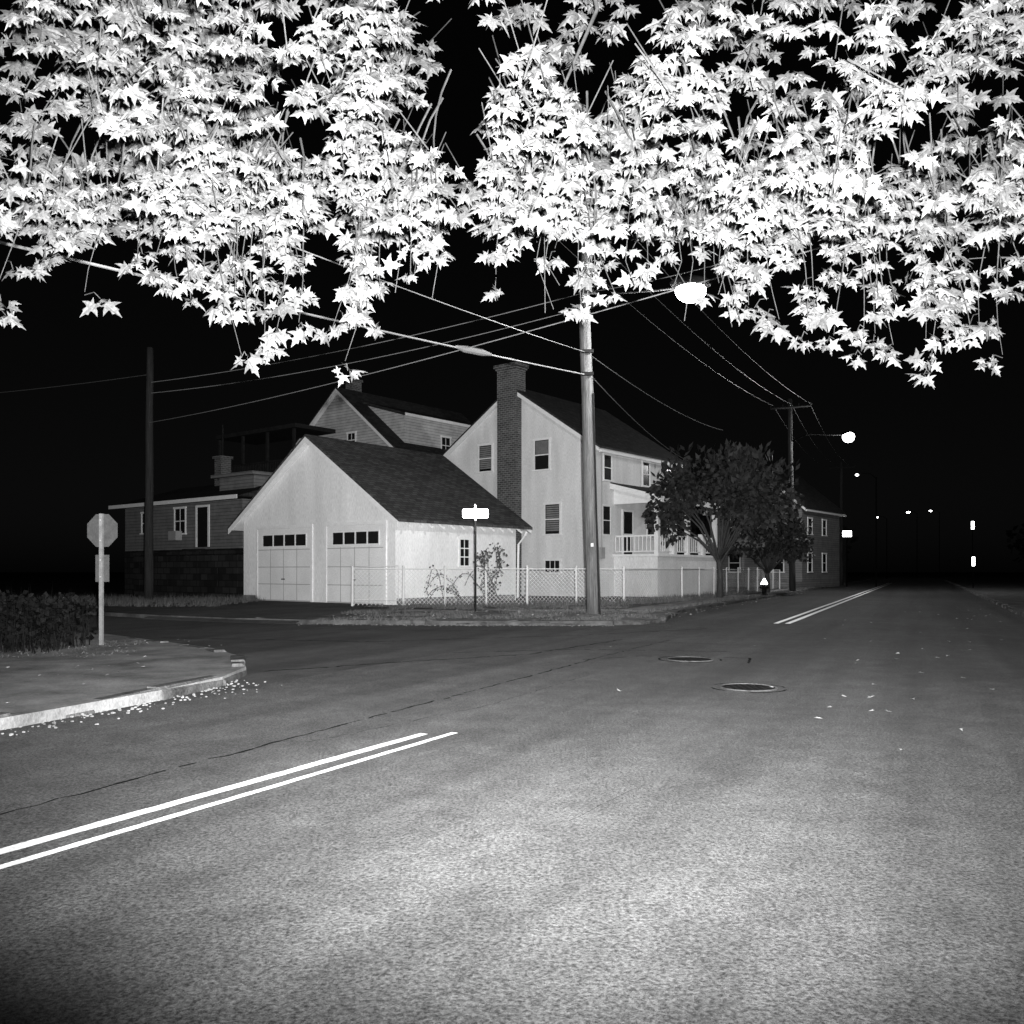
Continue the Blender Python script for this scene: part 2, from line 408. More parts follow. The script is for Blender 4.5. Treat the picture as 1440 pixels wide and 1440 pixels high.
win_x(G, 0, 3.5, 1.45, 2.4, .5, 3, 2)
rt = P("rafter_tails", M_TRIM, G)
for i in range(12):
    y = .2 + i * .56
    rt.prism([(.003,y,3.02),(.46,y,2.72),(.46,y,2.80),(.003,y,3.15)], (0,.07,0))
rt.done()
dsp = P("downspout", M_TRIM, G); dsp.tube([(.62,6.5,2.8),(.55,6.5,2.65),(.12,6.62,2.3),(.08,6.62,.2)], .045, 8); dsp.done()
fd = P("foundation", M_CONC, G); fd.box(-8.63, -7.75, -.03, .01, .05, .3); fd.box(.001,.03,.05,6.5,.05,.32); fd.done()

# --- main house
H = empty("stucco_house", (3.71, 39.0, 0), RZ)
gable(H, -9.1, 0, 0, 7.6, .05, 6.85, 9.85, .35, .3, M_STUCCO, M_SHING2)
win_y(H, -6.36, 0, 6.1, 7.35, .78, 2, 1, 2); win_y(H, -2.95, 0, 5.95, 7.3, .8, 2, 1, 1)
win_y(H, -2.35, 0, 2.95, 4.3, .8, 2, 1, 2); win_y(H, -2.35, 0, 1.2, 1.72, .8, 1, 3)
for yc in (.94, 4.4, 6.7): win_x(H, 0, yc, 5.35, 6.45, .62)
win_x(H, 0, .85, 2.9, 4.15, .62)
ch = P("chimney", M_BRICK, H)
ch.box(-5.3, -4.15, -.42, -.003, .05, 10.75); ch.box(-5.36, -4.09, -.48, .36, 10.751, 10.85)
ch.box(-5.3, -4.15, .001, .3, 9.0, 10.75); ch.box(-5.42, -4.03, -.54, .42, 10.851, 11.0); ch.done()
mt = P("electric_meter", M_METAL, H); mt.tube([(.12,.3,6.5),(.12,.3,2.2)], .03, 6); mt.box(.02,.2,.15,.45,1.8,2.3); mt.done()
pf = P("porch_base", M_STUCCO, H); pf.box(.003, 2.25, 1.5, 7.4, .05, 1.9); pf.done()
pf = P("porch_floor", M_TRIM, H); pf.box(.003, 2.35, 1.4, 7.5, 1.902, 2.0); pf.done()
pr = P("porch_rail", M_TRIM, H)
def rail_x(x0, x1, y, z): 
    pr.box(x0, x1, y-.03, y+.03, z+.78, z+.86); pr.box(x0, x1, y-.02, y+.02, z+.1, z+.15)
    n = int((x1-x0)/.2)
    for i in range(n + 1): x = x0 + (x1-x0)*i/n; pr.box(x-.022, x+.022, y-.018, y+.018, z+.151, z+.779)
def rail_y(y0, y1, x, z):
    pr.box(x-.03, x+.03, y0, y1, z+.78, z+.86); pr.box(x-.02, x+.02, y0, y1, z+.1, z+.15)
    n = int((y1-y0)/.2)
    for i in range(n + 1): y = y0 + (y1-y0)*i/n; pr.box(x-.018, x+.018, y-.018, y+.018, z+.151, z+.779)
rail_x(.1, 2.1, 1.5, 2.0); rail_y(1.65, 7.3, 2.2, 2.0); pr.done()
pc = P("porch_columns", M_TRIM, H)
for y in (1.55, 4.4, 7.3): pc.box(2.1, 2.3, y-.1, y+.1, 2.001, 4.3)
pc.done()
pp = P("porch_piers", M_STUCCO, H)
for y in (3.0, 5.9): pp.box(2.08, 2.34, y-.13, y+.13, 2.001, 3.0)
pp.done()
po = P("porch_roof", M_SHING2, H); po.prism([(.003,1.2,5.15),(2.65,1.2,4.45),(2.65,1.2,4.53),(.003,1.2,5.27)], (0,6.5,0)); po.done()
po = P("porch_fascia", M_TRIM, H)
po.prism([(.003,1.17,4.98),(2.63,1.17,4.27),(2.63,1.17,4.52),(.003,1.17,5.22)], (0,.028,0))
po.prism([(.003,1.5,4.28),(2.3,1.5,4.28),(2.3,1.5,4.50),(.003,1.5,5.09)], (0,.05,0))
po.box(2.652, 2.70, 1.2, 7.7, 4.25, 4.50); po.box(2.1, 2.3, 1.6, 7.4, 4.302, 4.45); po.done()
win_x(H, 0, 4.9, 2.9, 4.15, .75)
dd = P("porch_door", M_GLASS, H); dd.box(0, .03, 2.3, 3.1, 2.0, 4.0); dd.done()
df = P("porch_door_frame", M_TRIM, H); df.box(0,.05,2.18,2.298,2.002,4.1); df.box(0,.05,3.102,3.22,2.002,4.1); df.box(0,.05,2.3,3.1,4.002,4.1); df.box(.0,.045,2.3,3.1,2.9,2.98); df.done()

# --- house behind with shed dormer and sleeping porch
H2 = empty("clapboard_house", (-6.07, 47.1, 0), RZ)
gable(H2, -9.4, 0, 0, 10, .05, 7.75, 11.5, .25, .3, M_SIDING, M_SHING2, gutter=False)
dm = P("shed_dormer", M_SIDING, H2); dm.prism([(-3.9,.9,8.5),(-.45,.9,7.9),(-.45,.9,9.75),(-3.9,.9,10.75)], (0,8.2,0)); dm.done()
dm = P("dormer_roof", M_SHING2, H2); dm.prism([(-4.2,.7,10.9),(-.2,.7,9.72),(-.2,.7,9.84),(-4.2,.7,11.02)], (0,8.6,0)); dm.done()
dm = P("dormer_fascia", M_TRIM, H2); dm.box(-.198,-.16,.7,9.3,9.68,9.84); dm.done()
win_y(H2, -3.7, 0, 8.2, 8.95, .6, 2, 2); win_x(H2, -.45, 4.2, 8.0, 8.9, .7, 2, 2); win_y(H2, -6.2, 0, 5.4, 6.6, .8)
c2 = P("chimney", M_BRICK, H2); c2.box(-5.6,-5.0,1.2,1.9,9.5,12.3); c2.box(-5.66,-4.94,1.14,1.96,12.301,12.42); c2.done()
pt = P("sleeping_porch", M_DARKWOOD, H2)
pt.box(-12.0,-4.6,-3.2,-.4,9.0,9.22); pt.box(-12.0,-4.9,-3.1,-.4,6.2,6.4)
for x in (-11.9,-9.6,-7.3,-4.95): pt.box(x-.07,x+.07,-3.08,-2.94,.1,6.19); pt.box(x-.07,x+.07,-3.08,-2.94,6.41,8.99)
pt.box(-12,-4.9,-3.08,-3.0,7.3,7.38)
for i in range(44): x = -11.8 + i*.155; pt.box(x-.02,x+.02,-3.06,-3.02,6.42,7.29)
pt.done()

# --- low house on the left, on its terrace
H3 = empty("bungalow", (-12.3, 40.2, 0), RZ)
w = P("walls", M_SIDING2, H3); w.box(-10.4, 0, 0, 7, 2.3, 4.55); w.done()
w = P("basement_walls", M_STONE, H3); w.box(-10.42, .02, -.02, 7.02, .05, 2.298); w.done()
w = P("roof", M_SHING2, H3); w.prism([(-10.9,-.6,4.62),(-10.9,7.6,4.62),(-10.9,3.5,5.9)], (11.4,0,0)); w.done()
w = P("fascia", M_TRIM, H3); w.box(-10.9, .5, -.65, -.602, 4.5, 4.68); w.done()
win_y(H3, -5.1, 0, 3.1, 4.3, .9, 2, 2); win_y(H3, -8.3, 0, 3.2, 4.2, .7)
w = P("front_door", M_GLASS, H3); w.box(-3.6,-2.7,-.02,.01,2.4,4.3); w.done()
w = P("door_frame", M_TRIM, H3); w.box(-3.72,-3.602,-.05,.01,2.4,4.4); w.box(-2.698,-2.58,-.05,.01,2.4,4.4); w.box(-3.6,-2.7,-.05,.01,4.302,4.4); w.done()
w = P("air_conditioner", M_METAL, H3); w.box(-5.45,-4.8,-.45,-.101,2.75,3.2); w.done()
w = P("dormer", M_SIDING2, H3); w.prism([(-3.6,1.2,4.7),(-.8,1.2,4.7),(-.8,1.2,5.8),(-3.6,1.2,5.8)], (0,3,0)); w.box(-3.9,-.5,.9,4.5,5.802,5.95); w.done()
w = P("chimney", M_BRICK, H3); w.box(-6.8,-6.2,3,3.6,5.2,7.2); w.box(-6.88,-6.12,2.92,3.68,7.201,7.32); w.done()
w = P("vent_pipe", M_DARKWOOD, H3); w.tube([(-6.5,3.3,7.3),(-6.5,3.3,9.0)], .04, 6); w.done()
w = P("porch_steps", M_STONE, H3)
for i in range(4): w.box(-3.9,-2.4,-.35-.3*i-.3,-.35-.3*i,.05,2.3-.2*i)
w.done()
sw = P("stone_wall", M_STONE, None, (-11.3, 37.3, 0), RZ)
for i in range(18):
    x = -9.0 + i*.5; sw.box(x, x+.5, U(-.03,.0), .45, .05, 1.95+U(-.03,.03))
for i in range(12):
    x = -9.0 + i*.75; sw.box(x, x+.73, -.06, .5, 1.99, 2.1+U(0,.03))
sw.done()

def far_house(nm, loc, rz, w_, d_, ze, zp, wall):
    e = empty(nm, loc, rz); gable(e, -w_, 0, 0, d_, .05, ze, zp, .35, .3, wall, M_SHING2)
    for x in (-w_*.25, -w_*.72):
        win_y(e, x, 0, 1.2, 2.5, .8); win_y(e, x, 0, 3.9, 5.0, .8)
    for y in (1.5, 4.5): win_x(e, 0, y, 1.2, 2.5, .8); win_x(e, 0, y, 3.9, 5.0, .8)
    q = P("porch", M_SIDING2, e)
    q.box(-w_, 0, -2.2, -.01, .1, .5); q.box(-w_-.1, .1, -2.4, -.01, 2.9, 3.1)
    for x in (-w_+.2, -w_/2, -.2): q.box(x-.08, x+.08, -2.1, -1.94, .51, 2.89)
    q.done()
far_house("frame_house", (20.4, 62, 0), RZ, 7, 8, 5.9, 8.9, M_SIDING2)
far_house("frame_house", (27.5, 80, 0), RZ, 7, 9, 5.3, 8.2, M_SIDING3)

# ------------------------------------------------------------------ chain link fence
path = [(-5.2,28.7),(-3.55,28.75),(.5,29.5),(3.9,30.7),(6.6,34.2),(12.6,47.0),(17.3,57.0)]
F = empty("chain_link_fence")
posts = P("posts", M_FENCE, F); rails = P("top_rail", M_FENCE, F); mesh = P("wire_mesh", M_FENCE, F)
FH = 1.22
for i in range(len(path) - 1):
    a, c = Vector(path[i]), Vector(path[i+1]); L = (c-a).length; d_ = (c-a)/L
    n = max(1, round(L/(1.6 if i < 3 else 3.0)))
    for k in range(n):
        q = a.lerp(c, k/n); h = FH + .04; posts.tube([(q.x,q.y,.05),(q.x+U(-.02,.02),q.y,KZ+h)], .034 if k else .044, 8)
        posts.ell((q.x,q.y,KZ+h+.02), (.045,.045,.04), 8, 4)
    rails.tube([(a.x,a.y,KZ+FH-.02),(c.x,c.y,KZ+FH-.02)], .020, 6)
    sp = .14; k = -FH
    nrm = Vector((-d_.y, d_.x))*.012
    while k < L:
        for sg in (0, 1):
            s0, s1 = k, k + FH*.95; z0, z1 = KZ+.02, KZ+FH-.04
            lo, hi = max(s0, 0), min(s1, L)
            if hi - lo < .05: continue
            f0, f1 = (lo-s0)/(s1-s0), (hi-s0)/(s1-s0)
            if sg: f0, f1 = 1-f0, 1-f1
            za, zb = z0+(z1-z0)*f0, z0+(z1-z0)*f1
            p, q = a + d_*lo + nrm*sg*.5, a + d_*hi + nrm*sg*.5
            t = .008
            mesh.poly([(p.x,p.y,za-t),(q.x,q.y,zb-t),(q.x,q.y,zb+t),(p.x,p.y,za+t)])
        k += sp
q = path[-1]; posts.tube([(q[0],q[1],.05),(q[0],q[1],KZ+FH)], .04, 8)
posts.done(); rails.done(); mesh.done(fix=False)
gt = P("gate", M_FENCE, F); gt.tube([(-5.2,28.7,.3),(-5.15,28.7,1.36),(-3.7,28.72,1.42),(-3.7,28.72,.3),(-5.2,28.7,.3)], .02, 6); gt.done()

# ------------------------------------------------------------------ leaves helper
half = [(0,0),(.09,-.05),(.34,-.20),(.27,-.04),(.21,.07),(.38,.14),(.62,.36),(.40,.35),(.22,.37),(.16,.43),(.23,.63),(.11,.70),(0,1.05)]
def leaf(p, c, ax, nr, s, fold=.25):
    ax = ax.normalized(); sd = ax.cross(nr).normalized(); nr = sd.cross(ax).normalized()
    cv = U(.05,.35)
    for sg in (1, -1):
        i = len(p.v)
        for x, y in half:
            q = c + ax*(y*s) + sd*(x*s*sg) + nr*(-abs(x)*fold*s - (y*y)*cv*s)
            p.v.append((q.x, q.y, q.z))
        r_ = tuple(range(i, i + len(half))); p.f.append(r_ if sg > 0 else r_[::-1])
def simple_leaf(p, c, ax, nr, s, w=.45):
    ax = ax.normalized(); sd = ax.cross(nr)
    if sd.length < 1e-3: sd = Vector((1,0,0))
    sd.normalize(); i = len(p.v)
    for a, b_ in ((0,0),(w,.4),(0,1),(-w,.4)):
        q = c + ax*(b_*s) + sd*(a*s); p.v.append((q.x,q.y,q.z))
    p.f.append((i,i+1,i+2,i+3))
def rv(): 
    while True:
        v = Vector((U(-1,1),U(-1,1),U(-1,1)))
        if .1 < v.length < 1: return v.normalized()

# ------------------------------------------------------------------ overhanging maple
T = empty("maple_tree")
tk = P("trunk", M_BARK, T, smooth=True)
tk.tube([(-7.3,4.2,0),(-7.25,4.2,.5),(-7.15,4.25,1.8),(-7.0,4.3,3.2),(-6.7,4.5,4.6),(-6.2,4.7,6.2),(-5.8,5.0,8.0)], [.42,.32,.28,.26,.22,.16,.08], 14); tk.done()
lb = P("limbs", M_TWIG, T, smooth=True)
limbs = [
 [(-6.6,4.5,4.8),(-5.0,5.2,6.1),(-3.0,5.9,6.6),(-1.0,6.0,6.7),(1.2,6.1,6.7),(3.2,6.2,6.5),(4.6,6.2,6.0)],
 [(-6.3,4.6,5.8),(-5.0,6.4,6.9),(-2.5,7.2,7.4),(0,7.4,7.5),(2.6,7.3,7.4),(4.8,7.2,6.9)],
 [(-3.0,5.9,6.6),(-2.4,6.1,5.2),(-2.15,5.9,4.0),(-1.8,5.7,3.3),(-1.6,5.6,2.95)],
 [(.2,6.0,6.7),(.6,6.2,5.2),(.2,6.0,4.2)],[(2.2,6.1,6.6),(2.6,6.0,5.2),(2.4,5.9,3.9)],
]
for L_ in limbs:
    n = len(L_); r0 = .11 if L_[0][0] < -6 else .026
    lb.tube(L_, [r0*(1-.8*k/(n-1)) for k in range(n)], 8)
lb.done()
tw = P("twigs", M_TWIG, T); lv = P("leaves", M_LEAF, T)
def rosette(c, n=6, s=.12, droop=.45):
    a0 = U(0, 6.28)
    for k in range(n):
        t = a0 + 2*math.pi*k/n + U(-.4,.4)
        rad = Vector((math.cos(t), math.sin(t)*.8, math.sin(t)*.65 - droop + U(-.45,.35)))
        st = c + rad.normalized()*U(.01,.06)
        nr = Vector((U(-.8,.8), -.7 + U(-.6,.5), .4 + U(-.6,.5)))
        leaf(lv, st, rad, nr, s*U(.6,1.3), U(.05,.6))
sprays = [(-2.8,5.5,3.10),(-2.68,5.4,3.2),(-2.57,5.4,2.86),(-2.35,5.5,3.1),(-2.2,5.4,3.0),(-2.08,5.6,2.92),(-1.95,5.5,3.0),(-1.85,5.5,2.78),
 (-1.72,5.5,2.50),(-1.62,5.6,2.62),(-1.5,5.5,2.56),(-1.38,5.5,2.70),(-1.28,5.4,2.92),(-1.12,5.6,2.68),(-1.05,5.5,2.46),(-.95,5.5,2.74),(-.82,5.4,2.90),
 (-.66,5.5,2.98),(-.52,5.5,3.12),(-.05,5.5,3.0),(.06,5.4,3.12),(.25,5.6,3.2),(.45,5.5,2.76),(.52,5.5,3.1),(.63,5.5,2.86),(.8,5.5,3.02),(.97,5.6,3.18),
 (1.15,5.5,2.92),(1.3,5.5,3.05),(1.42,5.5,2.92),(1.55,5.6,2.84),(1.65,5.5,2.72),(1.78,5.4,2.62),(1.92,5.5,2.72),(2.05,5.5,2.62),(2.14,5.5,2.52),(2.28,5.6,2.66),(2.42,5.5,2.56),
 (2.55,5.5,2.6),(2.66,5.5,2.40),(2.78,5.4,2.6),(2.95,5.5,2.7),(3.1,5.5,2.5),(3.3,5.6,2.8),(-3.0,5.5,3.0),(-3.2,5.5,2.8),
 (-2.0,5.4,2.85),(-1.66,5.4,2.85),(-1.0,5.4,2.9),(2.2,5.4,2.8),(2.7,5.5,2.8)]
for (x, y, z) in sprays:
    x0, y0 = x + U(-.35,.35), y + U(.1,.5); pts = []
    zt = U(4.1,4.5); n = 9; ph = U(0,6)
    for k in range(n):
        f = k/(n-1); pts.append(Vector((x0+(x-x0)*f**.7 + .05*math.sin(ph+f*5), y0+(y-y0)*f, zt+(z+.1-zt)*f)))
    tw.tube(pts, [.007*(1-.75*k/(n-1)) for k in range(n)], 4)
    zz = z + .08
    while zz < 3.8:
        f = max(0, min(1, (zt-zz)/(zt-z-.1))); c = pts[min(n-1, int(f*(n-1)))].copy(); c.z = zz
        w = .03 + .12*min(1, (zz-z))
        if zz < z+.12 or R() < (.5 if zz < 3.2 else .68):
            cc = c + Vector((U(-w,w), U(-.2,.2), U(-.03,.03)))
            tw.tube([c, c.lerp(cc, .6)+Vector((0,0,.03)), cc], .003, 3)
            rosette(cc, random.choice((5,6,7)), U(.065,.10))
        zz += U(.05,.11)
for k in range(22):
    x = U(-1.8,2.6); z = U(2.75,3.1); a = U(-.15,.15)
    tw.tube([(x,5.6,3.9),(x+a,5.6,3.5),(x+a*1.4,5.55,3.2),(x+a*.6,5.5,z)], .003, 3)
cnt = 0
while cnt < 1950:
    x, y = U(-4.8,4.8), U(4.3,7.4); s_ = U(.385,.70); z = 1.25 + y*s_
    g_ = noise.noise(Vector((x*1.5, y*.4, z*1.7)))
    px = x / y
    if g_ < (-.22 if s_ < .47 else 0.0): continue
    if s_ > .47 and R() < .15: continue
    if s_ < .42 and (-.235 < px < -.195 or R() < .15): continue
    cnt += 1; c = Vector((x,y,z)); rosette(c, random.choice((6,7,7)), U(.075,.115)*y/5.8)
    if cnt % 3 == 0: tw.tube([c, c+Vector((U(-.2,.2),U(-.1,.3),U(.2,.5)))], .004, 3)
for k in range(400):
    c = Vector((U(-9,4), U(2,9), U(6.8,9.5))); rosette(c, 6, .2)
tw.done(fix=False); lv.done(fix=False)

# ------------------------------------------------------------------ roadside trees
def crown_tree(nm, loc, rad, zc, th, n, s=.22, seed=1):
    e = empty(nm, loc); t = P("trunk", M_BARK, e, smooth=True)
    t.tube([(0,0,0),(.03,0,th*.5),(-.02,.02,th),(0,0,th+.6)], [.16,.12,.11,.08], 10)
    cl = []
    for k in range(22):
        d_ = rv(); d_.z = abs(d_.z)*1.0 - .3; c = Vector((d_.x*rad[0], d_.y*rad[1], zc + d_.z*rad[2]))
        c = Vector((c.x*.8, c.y*.8, c.z)); cl.append((c, U(.28,.5)*rad[0]*.8))
        t.tube([(0,0,th*U(.8,1.05)), (c.x*.4, c.y*.4, th+(c.z-th)*.5), tuple(c)], [.06,.04,.015], 6)
    t.done(); l = P("leaves", M_LEAFD, e)
    for k in range(n):
        c, r_ = random.choice(cl); d_ = rv(); q = c + d_*r_*(R()**.35)
        simple_leaf(l, q, (d_+Vector((0,0,-.6))+rv()*.6), rv()+Vector((0,-.3,.6)), s*U(.6,1.3))
    for k in range(n//9):
        c, r_ = random.choice(cl); q = c + Vector((U(-.8,.8)*r_, U(-.8,.8)*r_, r_*U(.8,1.35)))
        simple_leaf(l, q, Vector((U(-.8,.8),U(-.3,.3),.7)), rv(), s*1.6, .22)
    l.done(fix=False); return e
crown_tree("street_tree", (9.0,38.2,.1), (3.2,2.6,2.2), 3.8, 1.7, 6000)
crown_tree("street_tree", (13.6,47,.1), (2.2,2.2,1.4), 2.6, 1.2, 2000)

def vine(nm, c0, w, h, n, s=.1, mat=M_GRASS):
    l = P(nm, mat)
    for k in range(9):
        a = U(-w,w); pts = [(c0[0]+a*.4, c0[1]+U(-.1,.1), .1)]
        for q in range(5): pts.append((c0[0]+a*(.5+.2*q)+U(-.12,.12), c0[1]+U(-.15,.15), .1+h*(q+1)/5*U(.8,1.1)))
        l.tube(pts, .012, 4)
        for q in range(n//9):
            p_ = Vector(random.choice(pts)) + Vector((U(-.16,.16),U(-.14,.14),U(-.16,.14)))
            simple_leaf(l, p_, rv()+Vector((0,0,-.4)), Vector((0,-1,.4))+rv()*.6, s*U(.6,1.3))
    return l.done(fix=False)
vine("climbing_vine", (-.75,29.5), .35, 1.8, 420)
l = P("climbing_vine", M_GRASS)     # arching canes tangled in the fence
for k in range(7):
    x0 = U(-2.9,-1.2); w_ = U(.5,1.3); h_ = U(.5,1.35); pts = []
    for q in range(9): t = q/8; pts.append((x0+w_*t, 29.2+U(-.05,.05), .15+h_*math.sin(math.pi*(.15+.8*t))+U(-.05,.05)))
    l.tube(pts, .016, 5)
    for q in range(26):
        simple_leaf(l, Vector(random.choice(pts))+Vector((U(-.1,.1),U(-.1,.1),U(-.1,.1))), rv(), Vector((0,-1,.4))+rv()*.6, U(.05,.09))
l.done(fix=False)
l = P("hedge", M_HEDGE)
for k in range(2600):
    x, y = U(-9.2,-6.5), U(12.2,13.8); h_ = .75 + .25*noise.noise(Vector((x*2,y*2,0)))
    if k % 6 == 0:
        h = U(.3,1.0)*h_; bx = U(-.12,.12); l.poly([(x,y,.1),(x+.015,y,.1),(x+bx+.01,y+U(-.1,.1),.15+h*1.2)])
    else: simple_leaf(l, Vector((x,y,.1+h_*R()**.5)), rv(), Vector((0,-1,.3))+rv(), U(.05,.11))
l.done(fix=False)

gr = P("grass", M_GRASS)
def tuft(x, y, h, n=5):
    for k in range(n):
        a, b_ = U(-.05,.05), U(-.05,.05); w = U(.004,.012)
        gr.poly([(x+a-w,y+b_,KZ-.03),(x+a+w,y+b_,KZ-.03),(x+a*2.5+U(-.03,.03),y+b_*2.5,KZ-.03+h*U(.5,1.2))])
for k in range(2600):
    i = random.choice((1,2,2,3,3,4,4)); a, c = Vector(path[i]), Vector(path[i+1]); q = a.lerp(c, R()); tuft(q.x+U(-.3,.3), q.y+U(-.5,.4), U(.08,.30), 3)
for k in range(4800):
    x = U(-4.6,3.6); y = U(20.45,28.6)
    if 24.8 < y < 26.4 and R() < .9: continue
    if noise.noise(Vector((x*.8,y*.8,0))) < -.1: continue
    tuft(x, y, U(.03,.11), 4)
for k in range(2200):
    y = U(23,60); x = LX(y) - U(.25,.6) if R() < .5 else LX(y) - U(1.9,4.0)
    if x < 3.5 and y < 24: continue
    tuft(x, y, U(.04,.16), 3)
for k in range(900):
    x, y = U(-9.5,-5.4), U(10.5,14.5)
    if noise.noise(Vector((x*.7,y*.7,3))) < .05: continue
    tuft(x, y, U(.02,.05), 3)
for k in range(1500):
    x, y = U(-18,-9.5), U(28,36)
    if x*-.5+22 > y: continue
    tuft(x, y, U(.05,.3), 4)
gr.done(fix=False)

fl = P("fallen_leaves", M_LITTER)
def litter(x, y, z, s): leaf(fl, Vector((x,y,z+.012)), Vector((U(-1,1),U(-1,1),U(-.05,.25))), Vector((U(-.3,.3),U(-.3,.3),1)), s, -.25)
for x, y in ((1.1,9.1),(2.75,9.4),(2.9,8.0),(3.2,7.8),(3.3,7.75),(3.95,9.6),(2.7,6.1),(3.5,6.9),(4.4,7.3),(5.4,12.4),(5.8,13.2),(4.0,14.5),(5.0,9.2),(6.5,14.0),(1.6,14.4),(4.6,11.8),(3.6,5.6),(5.2,10.2)):
    litter(x, y, .004, U(.035,.06))
for k in range(40): y = U(7,30); litter(cx(y)+U(1.5,6.0), y, .004, U(.03,.07))
for k in range(160): x, y = U(-4.6,3.4), U(20.6,28.5); litter(x, y, KZ-.01, U(.04,.08))
for k in range(120): x = U(-9,-4.2); y = U(6.5,14.5); litter(x, y, KZ-.01, U(.02,.045))
for k in range(60): y = U(22,50); litter(LX(y)+U(.05,.7), y, .01, U(.05,.08))
fl.done(fix=False)

gs = P("gravel", M_CONC)
for k in range(620):
    t = R(); 
    if t < .5:
        y = U(4.5,10); x = -3.25 - max(0, 9-y)*.46 + abs(random.gauss(0,.25)) + .05
    else: x = U(-5,2.3); y = 20.2 - abs(random.gauss(0,.2)) + max(0,-x-1.3)*.13
    r_ = U(.004,.018); gs.ell((x,y,.006+r_*.4), (r_,r_*U(.7,1.2),r_*.6), 5, 3)
gs.done(fix=False)

# ------------------------------------------------------------------ poles, wires, lamps
def luminaire(e, base, tip, mat, light=0, size=1.0, body=None, lens=(.25,.2,.15)):
    b_, t = Vector(base), Vector(tip); body = body or M_METAL
    a = P("arm", body, e, smooth=True); d_ = (t-b_); d_.z = 0; dn = d_.normalized()
    a.tube([b_, b_+d_*.3+Vector((0,0,.35)), b_+d_*.7+Vector((0,0,(t.z-b_.z)+.1)), t-dn*.2+Vector((0,0,.08))], .03, 8); a.done()
    h = P("lamp_head", body, e, smooth=True); h.ell((t.x,t.y,t.z+.14), (.36*size,.22*size,.12*size), 14, 8); h.done()
    l = P("lamp_lens", mat, e, smooth=True); l.ell((t.x,t.y,t.z-.04), (lens[0]*size,lens[1]*size,lens[2]*size), 18, 10); l.done()
    if light:
        ld = bpy.data.lights.new("lamp_light", "POINT"); ld.energy = light; ld.shadow_soft_size = .2
        lo = bpy.data.objects.new("lamp_light", ld); sc.collection.objects.link(lo); lo.location = (t.x,t.y,t.z-.3-lens[2]*size*1.3); lo.parent = e
def utility_pole(nm, x, y, top, r0, r1, lean=(0,0), arms=True, mat=None):
    e = empty(nm); p = P("pole", mat or M_WOOD, e, smooth=True)
    n = 9; p.tube([(x+lean[0]*k/n+.01*math.sin(k*1.7), y+lean[1]*k/n, top*k/n) for k in range(n+1)], [r0+(r1-r0)*k/n for k in range(n+1)], 16); p.done()
    xt, yt = x+lean[0], y+lean[1]
    if arms:
        c = P("crossarm", M_DARKWOOD, e); d_ = Vector((.9,-.43,0))
        a, b_ = Vector((xt,yt-.2,top-.5))-d_*1.1, Vector((xt,yt-.2,top-.5))+d_*1.1; c.tube([a,b_], .065, 4); c.done()
        i_ = P("insulators", M_DARKWOOD, e, smooth=True)
        for f in (0,.3,.7,1): q = a.lerp(b_, f); i_.tube([q+Vector((0,0,.05)), q+Vector((0,0,.12)), q+Vector((0,0,.2))], [.03,.05,.03], 8)
        i_.done()
    return e
UP = utility_pole("utility_pole", 2.2, 23.7, 10.8, .195, .135, (-.32,0))
hw = P("pole_hardware", M_DARKWOOD, UP)
for z in (6.5,7.1,8.3,8.7): hw.box(1.85,2.17,23.42,23.53,z-.04,z+.04)
hw.tube([(2.33,23.55,.1),(2.25,23.55,3.0),(2.17,23.57,6.0)], .025, 6)
hw.done()
hw = P("pole_tag", M_METAL, UP); hw.box(2.10,2.17,23.49,23.503,1.9,1.99); hw.done()
luminaire(UP, (1.98,23.6,8.2), (4.5,22.2,8.35), M_LAMP, 2000, 1.5, M_DARKWOOD, (.26,.2,.2))
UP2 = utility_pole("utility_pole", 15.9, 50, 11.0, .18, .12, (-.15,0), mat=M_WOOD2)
luminaire(UP2, (15.8,49.9,8.6), (18.7,49,8.75), M_LAMPFAR, 3000, 1.15, M_BLACKPOLE, (.28,.28,.28))
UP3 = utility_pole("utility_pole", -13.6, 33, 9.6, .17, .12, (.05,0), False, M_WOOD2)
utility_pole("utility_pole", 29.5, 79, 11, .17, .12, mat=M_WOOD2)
SL = empty("street_lamp"); p = P("pole", M_METAL, SL, smooth=True); p.tube([(8.6,5.2,0),(8.6,5.2,8.0)], [.11,.07], 12); p.done()
luminaire(SL, (8.6,5.2,7.8), (6.6,5.0,8.1), M_LAMP, 500)
for nm, (x,y,z), s in (("street_lamp",(67.4,150,11.3),1.2),("street_lamp",(71.2,150,11.5),.9),("street_lamp",(58,140,9.8),.6),("street_lamp",(27,69,8.8),.5)):
    e = empty(nm); p = P("pole", M_BLACKPOLE, e); p.tube([(x+1.5,y,0),(x+1.5,y,z-.2)], .06, 8); p.done(); luminaire(e, (x+1.5,y,z-.3), (x,y,z), M_LAMPFAR, 0, s, M_BLACKPOLE)

